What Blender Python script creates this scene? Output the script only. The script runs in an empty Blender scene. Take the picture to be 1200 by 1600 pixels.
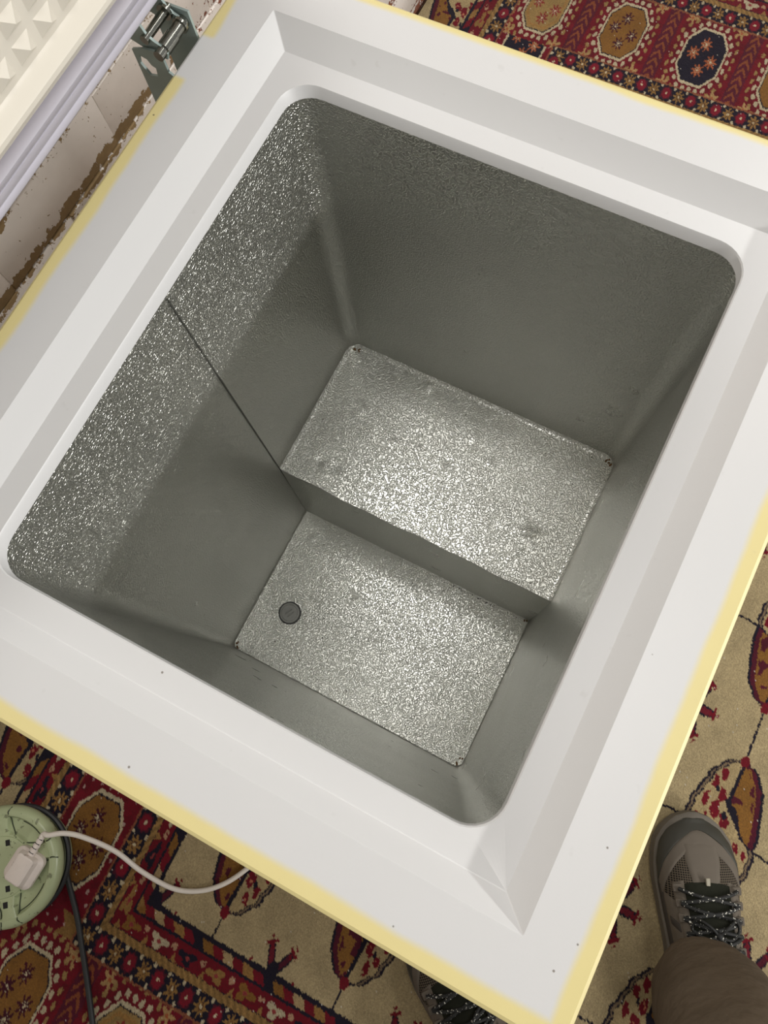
import bpy, bmesh, math, random
import numpy as np
from mathutils import Vector, Matrix
random.seed(7); rng = np.random.default_rng(7)
C = bpy.context.scene.collection
scene = bpy.context.scene
pi = math.pi

# ------------------------------------------------------------------ camera
cam_d = bpy.data.cameras.new('camera')
cam = bpy.data.objects.new('camera', cam_d); C.objects.link(cam)
CAM = Vector((0.1306524, 0.1442943, 0.4402708))
CR = ((0.4564, -0.8880, -0.0559), (-0.8678, -0.4303, -0.2484), (0.1966, 0.1619, -0.9670))
right = Vector(CR[0]).normalized(); fwd = Vector(CR[2]).normalized(); down = fwd.cross(right).normalized(); right = down.cross(fwd)
M = Matrix((( right.x, -down.x, -fwd.x), (right.y, -down.y, -fwd.y), (right.z, -down.z, -fwd.z))).to_4x4()
M.translation = CAM
cam.matrix_world = M
cam_d.sensor_fit = 'HORIZONTAL'; cam_d.sensor_width = 36.0; cam_d.lens = 36.0*1129.39/1200
cam_d.clip_start = 0.01
scene.camera = cam

# ------------------------------------------------------------------ light
W_ = bpy.data.worlds.new('world'); scene.world = W_; W_.use_nodes = True
bg = W_.node_tree.nodes['Background']
bg.inputs['Color'].default_value = (1.0, 0.985, 0.96, 1); bg.inputs['Strength'].default_value = 0.19

def area(name, loc, target, sx, sy, power, col):
    l = bpy.data.lights.new(name, 'AREA'); l.shape = 'RECTANGLE'; l.size = sx; l.size_y = sy
    l.energy = power; l.color = col
    o = bpy.data.objects.new(name, l); C.objects.link(o); o.location = loc
    o.rotation_euler = (Vector(target)-Vector(loc)).to_track_quat('-Z', 'Y').to_euler()
    return o
# long fluorescent batten out in the room, in front of the freezer
area('fluorescent_tube', (0.55, -2.95, 1.22), (0.3, 0.25, 0), 2.2, 0.10, 94, (1.0, 0.985, 0.955))
# second batten across the ceiling, running away from the wall
area('ceiling_panel', (0.38, -0.05, 1.60), (0.38, -0.05, 0), 0.45, 0.45, 6.6, (1.0, 0.985, 0.955))
# unseen fill light, added beyond the right-hand end to brighten the wall gap
area('side_fill', (2.05, -0.45, 1.60), (0.4, 0.4, 0), 0.5, 0.5, 15, (1.0, 0.985, 0.955))
# small added light, wall side above the lid, makes the glare on the step
area('rear_glare_fill', (0.66, 0.665, 1.58), (0.50, 0.45, 0), 0.16, 0.16, 8.5, (1.0, 0.985, 0.955))

scene.view_settings.view_transform = 'Standard'; scene.view_settings.look = 'None'
scene.view_settings.exposure = -0.13; scene.view_settings.gamma = 1.0
scene.view_settings.use_curve_mapping = False

# ------------------------------------------------------------------ materials
def lin(r, g, b):
    f = lambda c: ((c/255+0.055)/1.055)**2.4 if c/255 > 0.04045 else c/255/12.92
    return (f(r), f(g), f(b), 1)

def mat(name, col, rough=0.5, metal=0.0, noise=0.0, nscale=60.0, bump=0.0, bscale=200.0, bdist=0.001, spec=0.5, col2=None, coat=0.0):
    m = bpy.data.materials.new(name); m.use_nodes = True
    nt = m.node_tree; b = nt.nodes['Principled BSDF']
    b.inputs['Base Color'].default_value = col; b.inputs['Roughness'].default_value = rough
    b.inputs['Metallic'].default_value = metal; b.inputs['Specular IOR Level'].default_value = spec
    b.inputs['Coat Weight'].default_value = coat
    tc = nt.nodes.new('ShaderNodeTexCoord')
    if noise > 0 or col2:
        n = nt.nodes.new('ShaderNodeTexNoise'); n.inputs['Scale'].default_value = nscale; n.inputs['Detail'].default_value = 6
        nt.links.new(tc.outputs['Object'], n.inputs['Vector'])
        mx = nt.nodes.new('ShaderNodeMix'); mx.data_type = 'RGBA'
        c2 = col2 or tuple(c*(1-noise) for c in col[:3])+(1,)
        mx.inputs[6].default_value = col; mx.inputs[7].default_value = c2
        nt.links.new(n.outputs['Fac'], mx.inputs[0]); nt.links.new(mx.outputs[2], b.inputs['Base Color'])
    if bump > 0:
        n2 = nt.nodes.new('ShaderNodeTexNoise'); n2.inputs['Scale'].default_value = bscale; n2.inputs['Detail'].default_value = 3
        nt.links.new(tc.outputs['Object'], n2.inputs['Vector'])
        bp = nt.nodes.new('ShaderNodeBump'); bp.inputs['Strength'].default_value = bump; bp.inputs['Distance'].default_value = bdist
        nt.links.new(n2.outputs['Fac'], bp.inputs['Height']); nt.links.new(bp.outputs['Normal'], b.inputs['Normal'])
    return m

class G:                                # tiny node-graph helper
    def __init__(s, m): s.nt = m.node_tree; s.b = s.nt.nodes['Principled BSDF']
    def n(s, t, **k):
        x = s.nt.nodes.new(t)
        for a, v in k.items(): setattr(x, a, v)
        return x
    def put(s, sock, v):
        if isinstance(v, (int, float)): sock.default_value = v
        elif isinstance(v, tuple): sock.default_value = v
        else: s.nt.links.new(v, sock)
    def m(s, op, a, b=0.0, c=0.0, clamp=False):
        x = s.n('ShaderNodeMath', operation=op); x.use_clamp = clamp
        s.put(x.inputs[0], a); s.put(x.inputs[1], b); s.put(x.inputs[2], c); return x.outputs[0]
    def sm(s, v, a, b, lo=0.0, hi=1.0):
        x = s.n('ShaderNodeMapRange', interpolation_type='SMOOTHSTEP')
        s.put(x.inputs[0], v); s.put(x.inputs[1], a); s.put(x.inputs[2], b); s.put(x.inputs[3], lo); s.put(x.inputs[4], hi)
        return x.outputs[0]
    def mix(s, f, a, b):
        x = s.n('ShaderNodeMix', data_type='RGBA'); s.put(x.inputs[0], f); s.put(x.inputs[6], a); s.put(x.inputs[7], b); return x.outputs[2]
    def noise(s, vec, scale, detail=4, rough=0.5, out='Fac'):
        x = s.n('ShaderNodeTexNoise'); s.put(x.inputs['Vector'], vec); x.inputs['Scale'].default_value = scale
        x.inputs['Detail'].default_value = detail; x.inputs['Roughness'].default_value = rough; return x.outputs[out]
    def bump(s, h, strength, dist):
        x = s.n('ShaderNodeBump'); s.put(x.inputs['Height'], h); x.inputs['Strength'].default_value = strength; x.inputs['Distance'].default_value = dist
        return x.outputs[0]

OL, OW = 0.5816, 0.52                  # outer length (x) and depth (y) of the freezer

def rim_material():
    m = bpy.data.materials.new('white_plastic_yellowed_edge'); m.use_nodes = True; g = G(m)
    tc = g.n('ShaderNodeTexCoord'); ob = tc.outputs['Object']
    sp = g.n('ShaderNodeSeparateXYZ'); g.put(sp.inputs[0], ob); x, y, z = sp.outputs
    d = g.m('MINIMUM', g.m('MINIMUM', x, g.m('SUBTRACT', OL, x)), g.m('MINIMUM', y, g.m('SUBTRACT', OW, y)))
    nz = g.noise(ob, 14, 3)
    # right-hand side is yellowed more narrowly
    wid = g.m('MULTIPLY_ADD', g.sm(x, 0.50, 0.57), -0.0045, 0.0112)
    dd = g.m('ADD', d, g.m('MULTIPLY', g.m('SUBTRACT', nz, 0.5), 0.006))
    yel = g.sm(g.m('SUBTRACT', dd, wid), -0.0022, 0.0034, 1.0, 0.0)
    gap = g.m('MULTIPLY', g.m('MULTIPLY', g.sm(x, 0.452, 0.457), g.sm(x, 0.494, 0.499, 1, 0)), g.sm(y, 0.47, 0.48))
    yel = g.m('MULTIPLY', yel, g.m('SUBTRACT', 1.0, gap))
    base = g.mix(g.noise(ob, 6, 3), lin(211, 210, 209), lin(206, 206, 206))
    col = g.mix(yel, base, g.mix(nz, lin(223, 210, 150), lin(217, 202, 144)))
    # scattered tiny dirt specks and faint scuffs
    v = g.n('ShaderNodeTexVoronoi'); g.put(v.inputs['Vector'], ob); v.inputs['Scale'].default_value = 55
    sc = g.n('ShaderNodeSeparateColor'); g.put(sc.inputs[0], v.outputs['Color'])
    spk = g.m('MULTIPLY', g.sm(v.outputs['Distance'], 0.03, 0.055, 1, 0), g.m('GREATER_THAN', sc.outputs[0], 0.70))
    col = g.mix(g.m('MULTIPLY', spk, 0.75), col, lin(96, 84, 70))
    sc2 = g.noise(ob, 90, 2); smear = g.m('MULTIPLY', g.sm(sc2, 0.70, 0.80), 0.10)
    col = g.mix(smear, col, lin(150, 145, 135))
    g.put(g.b.inputs['Base Color'], col); g.b.inputs['Roughness'].default_value = 0.38
    g.put(g.b.inputs['Normal'], g.bump(g.noise(ob, 900, 2), 0.05, 0.0003))
    return m

def metal_material():
    m = bpy.data.materials.new('stucco_aluminium'); m.use_nodes = True; g = G(m)
    tc = g.n('ShaderNodeTexCoord'); ob = tc.outputs['Object']
    # embossed orange-peel: two stretched noises
    n1 = g.noise(ob, 330, 1.0, 0.4); n2 = g.noise(ob, 800, 1, 0.5); n3 = g.noise(ob, 25, 3)
    h = g.m('ADD', g.m('MULTIPLY', g.sm(g.m('ABSOLUTE', g.m('SUBTRACT', n1, 0.5)), 0.0, 0.13), 1.0), g.m('MULTIPLY', n2, 0.25))
    g.put(g.b.inputs['Normal'], g.bump(h, 0.57, 0.0010))
    g.b.inputs['Metallic'].default_value = 0.92
    big = g.noise(ob, 9, 4)
    col = g.mix(big, lin(196, 196, 190), lin(211, 211, 204))
    scr = g.sm(g.noise(ob, 60, 5, 0.7), 0.60, 0.72)
    col = g.mix(g.m('MULTIPLY', scr, 0.25), col, lin(212, 208, 200))
    g.put(g.b.inputs['Base Color'], col)
    g.put(g.b.inputs['Roughness'], g.m('MULTIPLY_ADD', n3, 0.12, 0.24))
    return m

def brick_material():
    m = bpy.data.materials.new('flaking_white_paint_on_brick'); m.use_nodes = True; g = G(m)
    tc = g.n('ShaderNodeTexCoord'); ob = tc.outputs['Object']
    geo = g.n('ShaderNodeNewGeometry'); po = geo.outputs['Position']
    sp = g.n('ShaderNodeSeparateXYZ'); g.put(sp.inputs[0], ob)
    sw = g.n('ShaderNodeSeparateXYZ'); g.put(sw.inputs[0], po)
    az = g.m('ABSOLUTE', sp.outputs[2]); ax = g.m('ABSOLUTE', sp.outputs[0])
    low = g.sm(sp.outputs[2], -0.004, -0.034)                     # paint gone along the lower arris
    edge = g.m('MAXIMUM', g.m('MULTIPLY', low, 0.30), g.m('MAXIMUM', g.m('MULTIPLY', g.sm(az, 0.026, 0.034), 0.16), g.m('MULTIPLY', g.sm(ax, 0.095, 0.106), 0.13)))
    mus = g.m('ADD', g.noise(po, 24, 6, 0.62), g.m('MULTIPLY', g.m('SUBTRACT', g.noise(po, 150, 3, 0.6), 0.5), 0.35))
    f = g.sm(g.m('ADD', mus, edge), 0.755, 0.775)
    spk = g.m('MAXIMUM', g.sm(g.noise(po, 190, 2), 0.72, 0.74), g.sm(g.m('ADD', g.noise(po, 130, 4, 0.7), g.m('MULTIPLY', g.sm(az, 0.022, 0.034), 0.12)), 0.70, 0.72))
    joint = g.sm(g.m('ABSOLUTE', g.m('SUBTRACT', g.m('ABSOLUTE', g.m('SUBTRACT', g.m('FLOORED_MODULO', g.m('ADD', sw.outputs[2], 0.292), 0.075), 0.0375)), 0.0275)), 0.004, 0.014, 1, 0)
    gate = g.m('MULTIPLY', g.m('MULTIPLY', g.sm(sw.outputs[2], -0.274, -0.284), g.sm(sw.outputs[2], -0.301, -0.292)), g.sm(sw.outputs[0], 0.66, 0.60))
    strip = g.sm(g.m('ADD', g.m('MULTIPLY', g.noise(po, 55, 6, 0.65), 1.0), g.m('ADD', g.m('MULTIPLY', gate, 0.20), g.m('MULTIPLY', joint, 0.10))), 0.715, 0.73)
    f = g.m('MAXIMUM', g.m('MAXIMUM', f, spk), g.m('MULTIPLY', strip, g.m('GREATER_THAN', gate, 0.02)))
    red = g.sm(sw.outputs[0], 0.66, 0.74)
    under = g.mix(red, g.mix(g.noise(po, 120, 3), lin(128, 104, 70), lin(158, 132, 92)), g.mix(g.noise(po, 120, 3), lin(112, 62, 44), lin(150, 96, 72)))
    paint = g.mix(g.noise(po, 30, 4), lin(238, 229, 220), lin(220, 211, 202))
    g.put(g.b.inputs['Base Color'], g.mix(f, paint, under))
    g.put(g.b.inputs['Roughness'], g.m('MULTIPLY_ADD', f, 0.45, 0.42))
    h = g.m('ADD', g.m('MULTIPLY', f, -1.0), g.m('MULTIPLY', g.noise(po, 45, 4), 0.8))
    g.put(g.b.inputs['Normal'], g.bump(h, 0.6, 0.0015))
    return m

RIM = rim_material(); METAL = metal_material(); BRICK = brick_material()
WHITE_METAL = mat('white_painted_steel', lin(228, 227, 222), 0.35, noise=0.05, nscale=8)
LINER_CREAM = mat('cream_moulded_plastic', lin(226, 219, 205), 0.36, noise=0.05, nscale=12, bump=0.05, bscale=500, bdist=0.0004)
GASKET = mat('lavender_grey_vinyl', lin(196, 192, 202), 0.5, noise=0.08, nscale=25)
ZINC = mat('zinc_plated_steel', lin(176, 192, 188), 0.5, 0.35, noise=0.2, nscale=40, bump=0.08, bscale=300, bdist=0.0004)
CHROME = mat('bright_steel_pin', lin(158, 158, 150), 0.20, 1.0)
DARKRUB = mat('dark_grey_rubber', lin(42, 42, 42), 0.6, noise=0.15)
PLUGGREY = mat('grey_plastic', lin(160, 160, 154), 0.5, noise=0.06)
SEAM = mat('dull_seam_metal', lin(120, 120, 114), 0.5, 0.8, noise=0.2)
CRUMB = mat('dark_crumbs', lin(46, 38, 30), 0.9, noise=0.3)
RUST = mat('rust', lin(120, 88, 52), 0.8, noise=0.4, nscale=300)
GREEN = mat('pale_green_plastic', lin(186, 196, 154), 0.30, noise=0.16, nscale=30, bump=0.05, bscale=200, bdist=0.0005)
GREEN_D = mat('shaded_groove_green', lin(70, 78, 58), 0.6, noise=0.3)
BLACK = mat('black_plastic', lin(18, 18, 18), 0.5, noise=0.2)
CABLE_BLACK = mat('dark_grey_cable', lin(46, 47, 48), 0.5, noise=0.2, nscale=100)
CORD_WHITE = mat('off_white_cord', lin(240, 231, 219), 0.4, noise=0.08, nscale=60)
PLUG_WHITE = mat('off_white_plug_plastic', lin(236, 224, 214), 0.42, noise=0.12, nscale=60)
PLASTER = mat('dull_wall_paint', lin(188, 180, 170), 0.8, noise=0.1, nscale=4)
TROUSER = mat('taupe_cotton', lin(98, 85, 70), 0.85, noise=0.30, nscale=14, bump=0.6, bscale=32, bdist=0.010, spec=0.2)
SH_MESH = mat('shoe_mesh', lin(92, 82, 70), 0.9, spec=0.2)
SH_TAUPE = mat('shoe_taupe_suede', lin(104, 95, 84), 0.75, noise=0.15, nscale=80, bump=0.15, bscale=700, bdist=0.0004, spec=0.3)
SH_DARK = mat('shoe_dark_overlay', lin(68, 62, 56), 0.75, noise=0.15, nscale=80, spec=0.3)
SH_TOE = mat('shoe_toe_rubber', lin(60, 58, 50), 0.6, noise=0.12, nscale=60, spec=0.4)
SH_SOLE = mat('shoe_sole_grey', lin(104, 97, 87), 0.7, noise=0.1, spec=0.3)
SH_BLACK = mat('shoe_tongue', lin(36, 37, 27), 0.85, noise=0.3, nscale=120, bump=0.4, bscale=500, bdist=0.0006, spec=0.2)
SH_WHITE = mat('reflective_white', lin(205, 205, 205), 0.4, noise=0.05)
def speckle(name, base, fleck, scale, thr):
    m = mat(name, base, 0.7); g = G(m); tc = g.n('ShaderNodeTexCoord')
    f = g.sm(g.noise(tc.outputs['Object'], scale, 1), thr, thr+0.03)
    g.put(g.b.inputs['Base Color'], g.mix(f, base, fleck)); return m
LACE = speckle('black_lace_white_flecks', lin(24, 24, 22), lin(215, 212, 200), 330, 0.655)
def scuffed(m, c, scale, thr, f0=0.7):
    g = G(m); tc = g.n('ShaderNodeTexCoord'); src = g.b.inputs['Base Color'].links[0].from_socket
    f = g.m('MULTIPLY', g.sm(g.noise(tc.outputs['Object'], scale, 4, 0.65), thr, thr+0.05), f0)
    g.put(g.b.inputs['Base Color'], g.mix(f, src, c))
scuffed(GREEN, lin(96, 98, 72), 70, 0.60); scuffed(PLUG_WHITE, lin(150, 128, 112), 90, 0.62, 0.5)
def grid_mesh_mat():
    m = SH_MESH; g = G(m); tc = g.n('ShaderNodeTexCoord')
    sp = g.n('ShaderNodeSeparateXYZ'); g.put(sp.inputs[0], tc.outputs['Object'])
    a = g.m('SINE', g.m('MULTIPLY', sp.outputs[0], 2100)); b = g.m('SINE', g.m('MULTIPLY', sp.outputs[1], 2100))
    f = g.sm(g.m('MAXIMUM', a, b), 0.45, 0.75)
    g.put(g.b.inputs['Base Color'], g.mix(f, lin(30, 26, 22), lin(96, 86, 73)))
grid_mesh_mat()

# ------------------------------------------------------------------ object helpers
def link(name, me, material, parent=None):
    o = bpy.data.objects.new(name, me); C.objects.link(o)
    if material is not None and len(me.materials) == 0: me.materials.append(material)
    if parent is not None: o.parent = parent
    return o

def smooth(me, ang=35):
    for p in me.polygons: p.use_smooth = True
    me.set_sharp_from_angle(angle=math.radians(ang))

def bm_obj(name, bm, material, parent=None, ang=35):
    bmesh.ops.recalc_face_normals(bm, faces=bm.faces[:])
    me = bpy.data.meshes.new(name); bm.to_mesh(me); bm.free()
    smooth(me, ang)
    return link(name, me, material, parent)

def empty(name, loc, label=None, cat=None, group=None):
    o = bpy.data.objects.new(name, None); C.objects.link(o); o.location = loc; o.empty_display_size = 0.05
    if label: o['label'] = label
    if cat: o['category'] = cat
    if group: o['group'] = group
    return o

def box(bm, x0, x1, y0, y1, z0, z1, bev=0.0, seg=2):
    r = bmesh.ops.create_cube(bm, size=1)
    vs = r['verts']
    for v in vs:
        v.co = Vector((x0+(v.co.x+.5)*(x1-x0), y0+(v.co.y+.5)*(y1-y0), z0+(v.co.z+.5)*(z1-z0)))
    if bev > 0:
        es = list({e for v in vs for e in v.link_edges})
        bmesh.ops.bevel(bm, geom=es, offset=bev, segments=seg, affect='EDGES', profile=0.5)

def rrect(x0, x1, y0, y1, z, r, n=8):
    """rounded rectangle loop, 4*(n+1) points"""
    r = max(r, 1e-5); pts = []
    for cx, cy, a0 in ((x1-r, y1-r, 0), (x0+r, y1-r, pi/2), (x0+r, y0+r, pi), (x1-r, y0+r, 3*pi/2)):
        for i in range(n+1):
            a = a0+pi/2*i/n
            pts.append((cx+r*math.cos(a), cy+r*math.sin(a), z))
    return pts

def loft(bm, loops, cap0=False, cap1=False, closed=True):
    vl = [[bm.verts.new(p) for p in L] for L in loops]
    n = len(vl[0])
    for a, b in zip(vl[:-1], vl[1:]):
        for i in range(n if closed else n-1):
            j = (i+1) % n
            try: bm.faces.new((a[i], a[j], b[j], b[i]))
            except ValueError: pass
    if cap0: bm.faces.new(vl[0][::-1])
    if cap1: bm.faces.new(vl[-1])
    return vl

def catmull(P, n=8):
    P = [Vector(p) for p in P]; Q = [P[0]*2-P[1]]+P+[P[-1]*2-P[-2]]; out = []
    for i in range(1, len(Q)-2):
        a, b, c, d = Q[i-1:i+3]
        for k in range(n):
            t = k/n
            out.append(0.5*((2*b)+(c-a)*t+(2*a-5*b+4*c-d)*t*t+(3*b-a-3*c+d)*t**3))
    out.append(P[-1]); return out

def tube(bm, pts, r, seg=10, cap=True):
    pts = [Vector(p) for p in pts]; loops = []
    up = Vector((0, 0, 1)); prev = None
    for i, p in enumerate(pts):
        t = (pts[min(i+1, len(pts)-1)]-pts[max(i-1, 0)]).normalized()
        if prev is None:
            a = t.cross(up); a = a if a.length > 1e-3 else t.cross(Vector((1, 0, 0))); a.normalize()
        else:
            a = (prev - t*prev.dot(t)).normalized()
        prev = a; b = t.cross(a); rr = r[i] if isinstance(r, (list, tuple)) else r
        loops.append([p+a*(rr*math.cos(2*pi*k/seg))+b*(rr*math.sin(2*pi*k/seg)) for k in range(seg)])
    loft(bm, loops, cap, cap)

def lathe(bm, prof, cx=0, cy=0, seg=48):
    loops = [[(cx+r*math.cos(2*pi*k/seg), cy+r*math.sin(2*pi*k/seg), z) for k in range(seg)] for r, z in prof]
    loft(bm, loops, prof[0][0] > 1e-6, prof[-1][0] > 1e-6)

def prism(bm, poly, x0, x1):
    """polygon in (y,z) extruded along x"""
    loft(bm, [[(x0, y, z) for y, z in poly], [(x1, y, z) for y, z in poly]], True, True)

# ------------------------------------------------------------------ setting: floor, wall
FZ = -0.765
bm = bmesh.new(); box(bm, -2.2, 3.0, -2.6, 0.86, FZ-0.10, FZ-0.012)
fl = bm_obj('floor', bm, mat('dark_floor_boards', lin(86, 66, 48), 0.7, noise=0.4, nscale=5)); fl['kind'] = 'structure'

WY = 0.78
bm = bmesh.new(); box(bm, -1.65, 2.35, WY+0.0012, WY+0.12, FZ-0.012, 1.65)
wall = bm_obj('wall_back', bm, BRICK); wall['kind'] = 'structure'
BL, BH, BD = 0.2244, 0.0738, 0.06
def brick_mesh(i, l=BL):
    b = bmesh.new(); box(b, -l/2, l/2, -0.0035, BD-0.004, -BH/2, BH/2, 0.0012, 1)
    for v in b.verts: v.co += Vector((random.uniform(-1, 1)*.0006, random.uniform(-1, 1)*.0006, random.uniform(-1, 1)*.0006))
    bmesh.ops.recalc_face_normals(b, faces=b.faces[:])
    me = bpy.data.meshes.new('brick'); b.to_mesh(me); b.free(); smooth(me, 40); me.materials.append(BRICK); return me
bms = [brick_mesh(i) for i in range(5)]
rest = bmesh.new(); nb = 0
z0 = -0.292+0.0375                      # centre of the course seen behind the freezer
for ci in range(-6, 25):
    z = z0+0.075*ci
    off = 0.777+0.1125-(0.1125 if ci % 2 else 0)
    for k in range(-11, 8):
        x = off+0.225*k
        if x < -1.5 or x > 2.2 or z+BH/2 > 1.64 or z-BH/2 < FZ-0.01: continue
        if ci == 0 and k == 0: x += .004
        plain = ci == 0 and k in (-1, -2, -3)
        p = (x, WY if plain else WY+random.uniform(-.0015, .0015), z)
        if z < 0.45 and -1.3 < x < 1.85 and nb < 296:
            o = bpy.data.objects.new('brick', random.choice(bms)); C.objects.link(o); o.location = p
            o.rotation_euler = (random.uniform(-.008, .008), random.uniform(-.006, .006), random.uniform(-.008, .008)); o.parent = wall; nb += 1
            if plain: o.rotation_euler = (0, 0, 0); o.scale = (1.012, 1, 1)   # joints here are buried under paint
        else:
            box(rest, p[0]-BL/2, p[0]+BL/2, p[1]-.004, p[1]+.03, z-BH/2, z+BH/2, 0.004, 1)
o = bm_obj('brick_courses', rest, BRICK, wall); o['kind'] = 'stuff'

# ------------------------------------------------------------------ carpet
CA = math.radians(0.585)
CB = np.array((-0.2785, 0.5322)) # replaced below by exact braid corner
def floor_pt(u, v, z=FZ):
    q = right*((u-600)/1129.39)+down*((v-800)/1129.39)+fwd
    t = (z-CAM.z)/q.z; return CAM+q*t
_b = floor_pt(163, 1446); CB = np.array((_b.x, _b.y))

SR = lambda r, g, b: np.array(lin(r, g, b)[:3])
BEIGE = SR(180, 161, 122); CRIM = SR(116, 15, 32); GOLD = SR(136, 94, 42); NAVY = SR(26, 22, 38); CREAM = SR(206, 190, 156)
MAROON = SR(82, 20, 38); CAMEL = SR(158, 128, 78); OCHRE = SR(150, 112, 62); ORANGE = SR(170, 92, 56); BRAID = SR(158, 122, 72)

def vnoise(x, y, seed=0):
    xi = np.floor(x).astype(np.int64); yi = np.floor(y).astype(np.int64); fx = x-xi; fy = y-yi
    fx = fx*fx*(3-2*fx); fy = fy*fy*(3-2*fy)
    def h(a, b):
        n = (a*374761393+b*668265263+seed*974634) & 0x7fffffff
        n = ((n ^ (n >> 13))*1274126177) & 0x7fffffff
        return ((n ^ (n >> 16)) & 0xffff)/65535.0
    return (h(xi, yi)*(1-fx)+h(xi+1, yi)*fx)*(1-fy)+(h(xi, yi+1)*(1-fx)+h(xi+1, yi+1)*fx)*fy

def carpet_colour(X, Y):
    n = len(X)
    X = X+(vnoise(X*4.5, Y*4.5, 1)-.5)*0.30+rng.uniform(-.06, .06, n)
    Y = Y+(vnoise(X*4.5, Y*4.5, 2)-.5)*0.22+rng.uniform(-.05, .05, n)
    col = np.tile(BEIGE, (n, 1))
    def put(mask, c): col[mask] = c
    K = 1.32
    dx = np.maximum(-X, X-175.3); Dm = np.maximum(dx, K*Y)
    Ds = np.stack([Dm, K*(18-Y), X+28, 202.5-X]); f = Ds.argmin(0); D = Ds.min(0)
    alongY = ((f == 0) & (dx > K*Y)) | (f >= 2)
    # units: half pitch of the flower guard
    al = np.where(alongY, (Y+1.1)/2.525, (X-0.9)/3.65)
    # ---- field palmettes
    px, py = 32.3, 20.6
    U = (X-21.9+px/2) % px-px/2; V = (Y+15.7+py/2) % py-py/2
    inb = D < -6.0
    sgn = np.where(U < 0, -1.0, 1.0); s = 11.75-np.abs(U); t = V*sgn
    hp = np.interp(s, [0, .8, 3.1, 5.4, 8.2, 10.8, 11.75], [0.2, 2.1, 4.0, 4.6, 5.5, 5.5, 5.2])
    hm = np.interp(s, [0, .8, 3.4, 6.8, 9.9, 11.75], [0.2, 2.1, 3.9, 4.7, 5.3, 5.2])
    scal = 0.25*np.abs(np.sin(s*1.35))
    hw = np.where(t > 0, hp+scal-0.12, hm)
    ins = np.minimum(hw-np.abs(t), s*1.3)
    put(inb & (np.abs(V) < 0.16) & (s <= 0.4), NAVY)                       # stems
    put(inb & (np.abs(U+0.35*np.sin(V*.6)) < 0.18) & (np.abs(V) > 4.8), NAVY)
    pal = inb & (ins > -0.22) & (s > -0.2)
    put(pal, NAVY)
    ax = np.interp(s, [0, 1.5, 6.7, 8.8, 11.0, 11.75], [0, 0, .3, -1.5, -3.2, -5.0])
    goldside = t < ax
    put(pal & (ins > 0.22) & goldside, MAROON)
    put(pal & (ins > 0.18) & ~goldside, SR(128, 108, 84))
    put(pal & (ins > 0.50) & ~goldside, NAVY)
    put(pal & (ins > 0.72) & ~goldside, SR(176, 154, 112))
    put(pal & (ins > 1.0) & goldside, GOLD)
    nm = vnoise(X*0.9+3, Y*1.2, 5)
    put(pal & (ins > 1.25) & goldside & (nm > 0.63), MAROON)
    # red motifs on the pale half
    for (sx, tx, rx, ry, c) in ((3.2, 2.0, 1.0, .55, CRIM), (4.6, 3.0, .9, .5, CRIM), (6.0, 1.4, 1.2, .6, CRIM), (7.4, 3.6, 1.0, .55, CRIM), (8.6, 1.8, 1.3, .7, CRIM),
                                (9.6, 0.0, 1.0, .8, CRIM), (10.8, 2.6, 1.3, .6, CRIM), (10.6, 4.1, .7, .4, CRIM), (8.8, .2, .5, .4, NAVY), (5.6, 2.4, .5, .3, NAVY)):
        q = ((s-sx+0.5*(t-tx))/rx)**2+((t-tx)/ry)**2+(vnoise(X*2.2, Y*2.2, 31)-.5)*1.3
        put(pal & ~goldside & (ins > .7) & (q < 1), c)
        put(pal & ~goldside & (ins > .7) & (q < -.18) & (rx > .8), SR(190, 120, 90))
    put(pal & (np.abs(t-ax) < 0.30) & (ins > 0.1) & (s > .6), NAVY)
    q = ((s-7.8)/1.5)**2+((t-ax)/.8)**2; put(pal & (q < 1), NAVY)
    put(inb & (np.hypot(s/1.1, t/.8) < .85), CRIM)
    # ---- crowns half-way between palmettes
    cu = (X-21.9-px/2+px/2) % px-px/2; cv = (Y+15.7+py/2+py/2) % py-py/2
    # keep axes: centre of the crown sits at (half, half)
    r = np.hypot(cu/1.42, cv); ph = np.arctan2(cv, cu/1.42)
    for k in range(6):
        a = k*pi/3+pi/6
        e = np.abs((ph-a+pi) % (2*pi)-pi); lr = r*np.cos(e); lt = r*np.sin(e)
        put(inb & (e < 1) & (np.abs((lr-2.1)/1.75)**2+(lt/.58)**2 < 1), NAVY)
        put(inb & (e < 1) & (np.abs((lr-2.1)/1.35)**2+(lt/.36)**2 < 1), MAROON if k % 2 else SR(110, 26, 40))
        curl = np.abs(lt-0.35*np.sin(lr*3.0)) < .24
        put(inb & (e < .6) & (lr > 2.9) & (lr < 4.3) & curl & (vnoise(X*2.5, Y*2.5, 8) > .25), CRIM)
        put(inb & (e < 1) & (np.abs(np.abs(lr-3.6)) < .2) & (np.abs(lt) < .8), CRIM)
    put(inb & (np.hypot(cu/2.3, cv/1.0) < 1), NAVY); put(inb & (np.hypot(cu/.6, cv/.3) < 1), ORANGE)
    # ---- barber stripe
    put((D > -6.35), NAVY)
    seg = np.floor(al*1.45+np.where(alongY, 1, -1)*0.35*(D+4.8)).astype(np.int64) % 7
    pal7 = np.stack([CRIM, OCHRE, CRIM*.9, SR(176, 150, 108), CRIM, GOLD, NAVY])
    b_ = (D > -5.6) & (D < -4.2); col[b_] = pal7[seg[b_]]
    # ---- red flower band
    put((D > -3.75), CRIM*.92)
    fa = (al*0.5) % 1.0-0.5; fi = np.floor(al*0.5).astype(np.int64) % 4
    fy = (D+2.1)
    rr = np.hypot(fa/.36, fy/1.25); pp = np.arctan2(fy/1.25, fa/.36)
    leaf = rr < 0.72+.28*np.cos(3*pp+fi)
    cyc = np.stack([OCHRE, NAVY, CREAM*.85, GOLD]); band = (D > -3.75) & (D < -.6)
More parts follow.
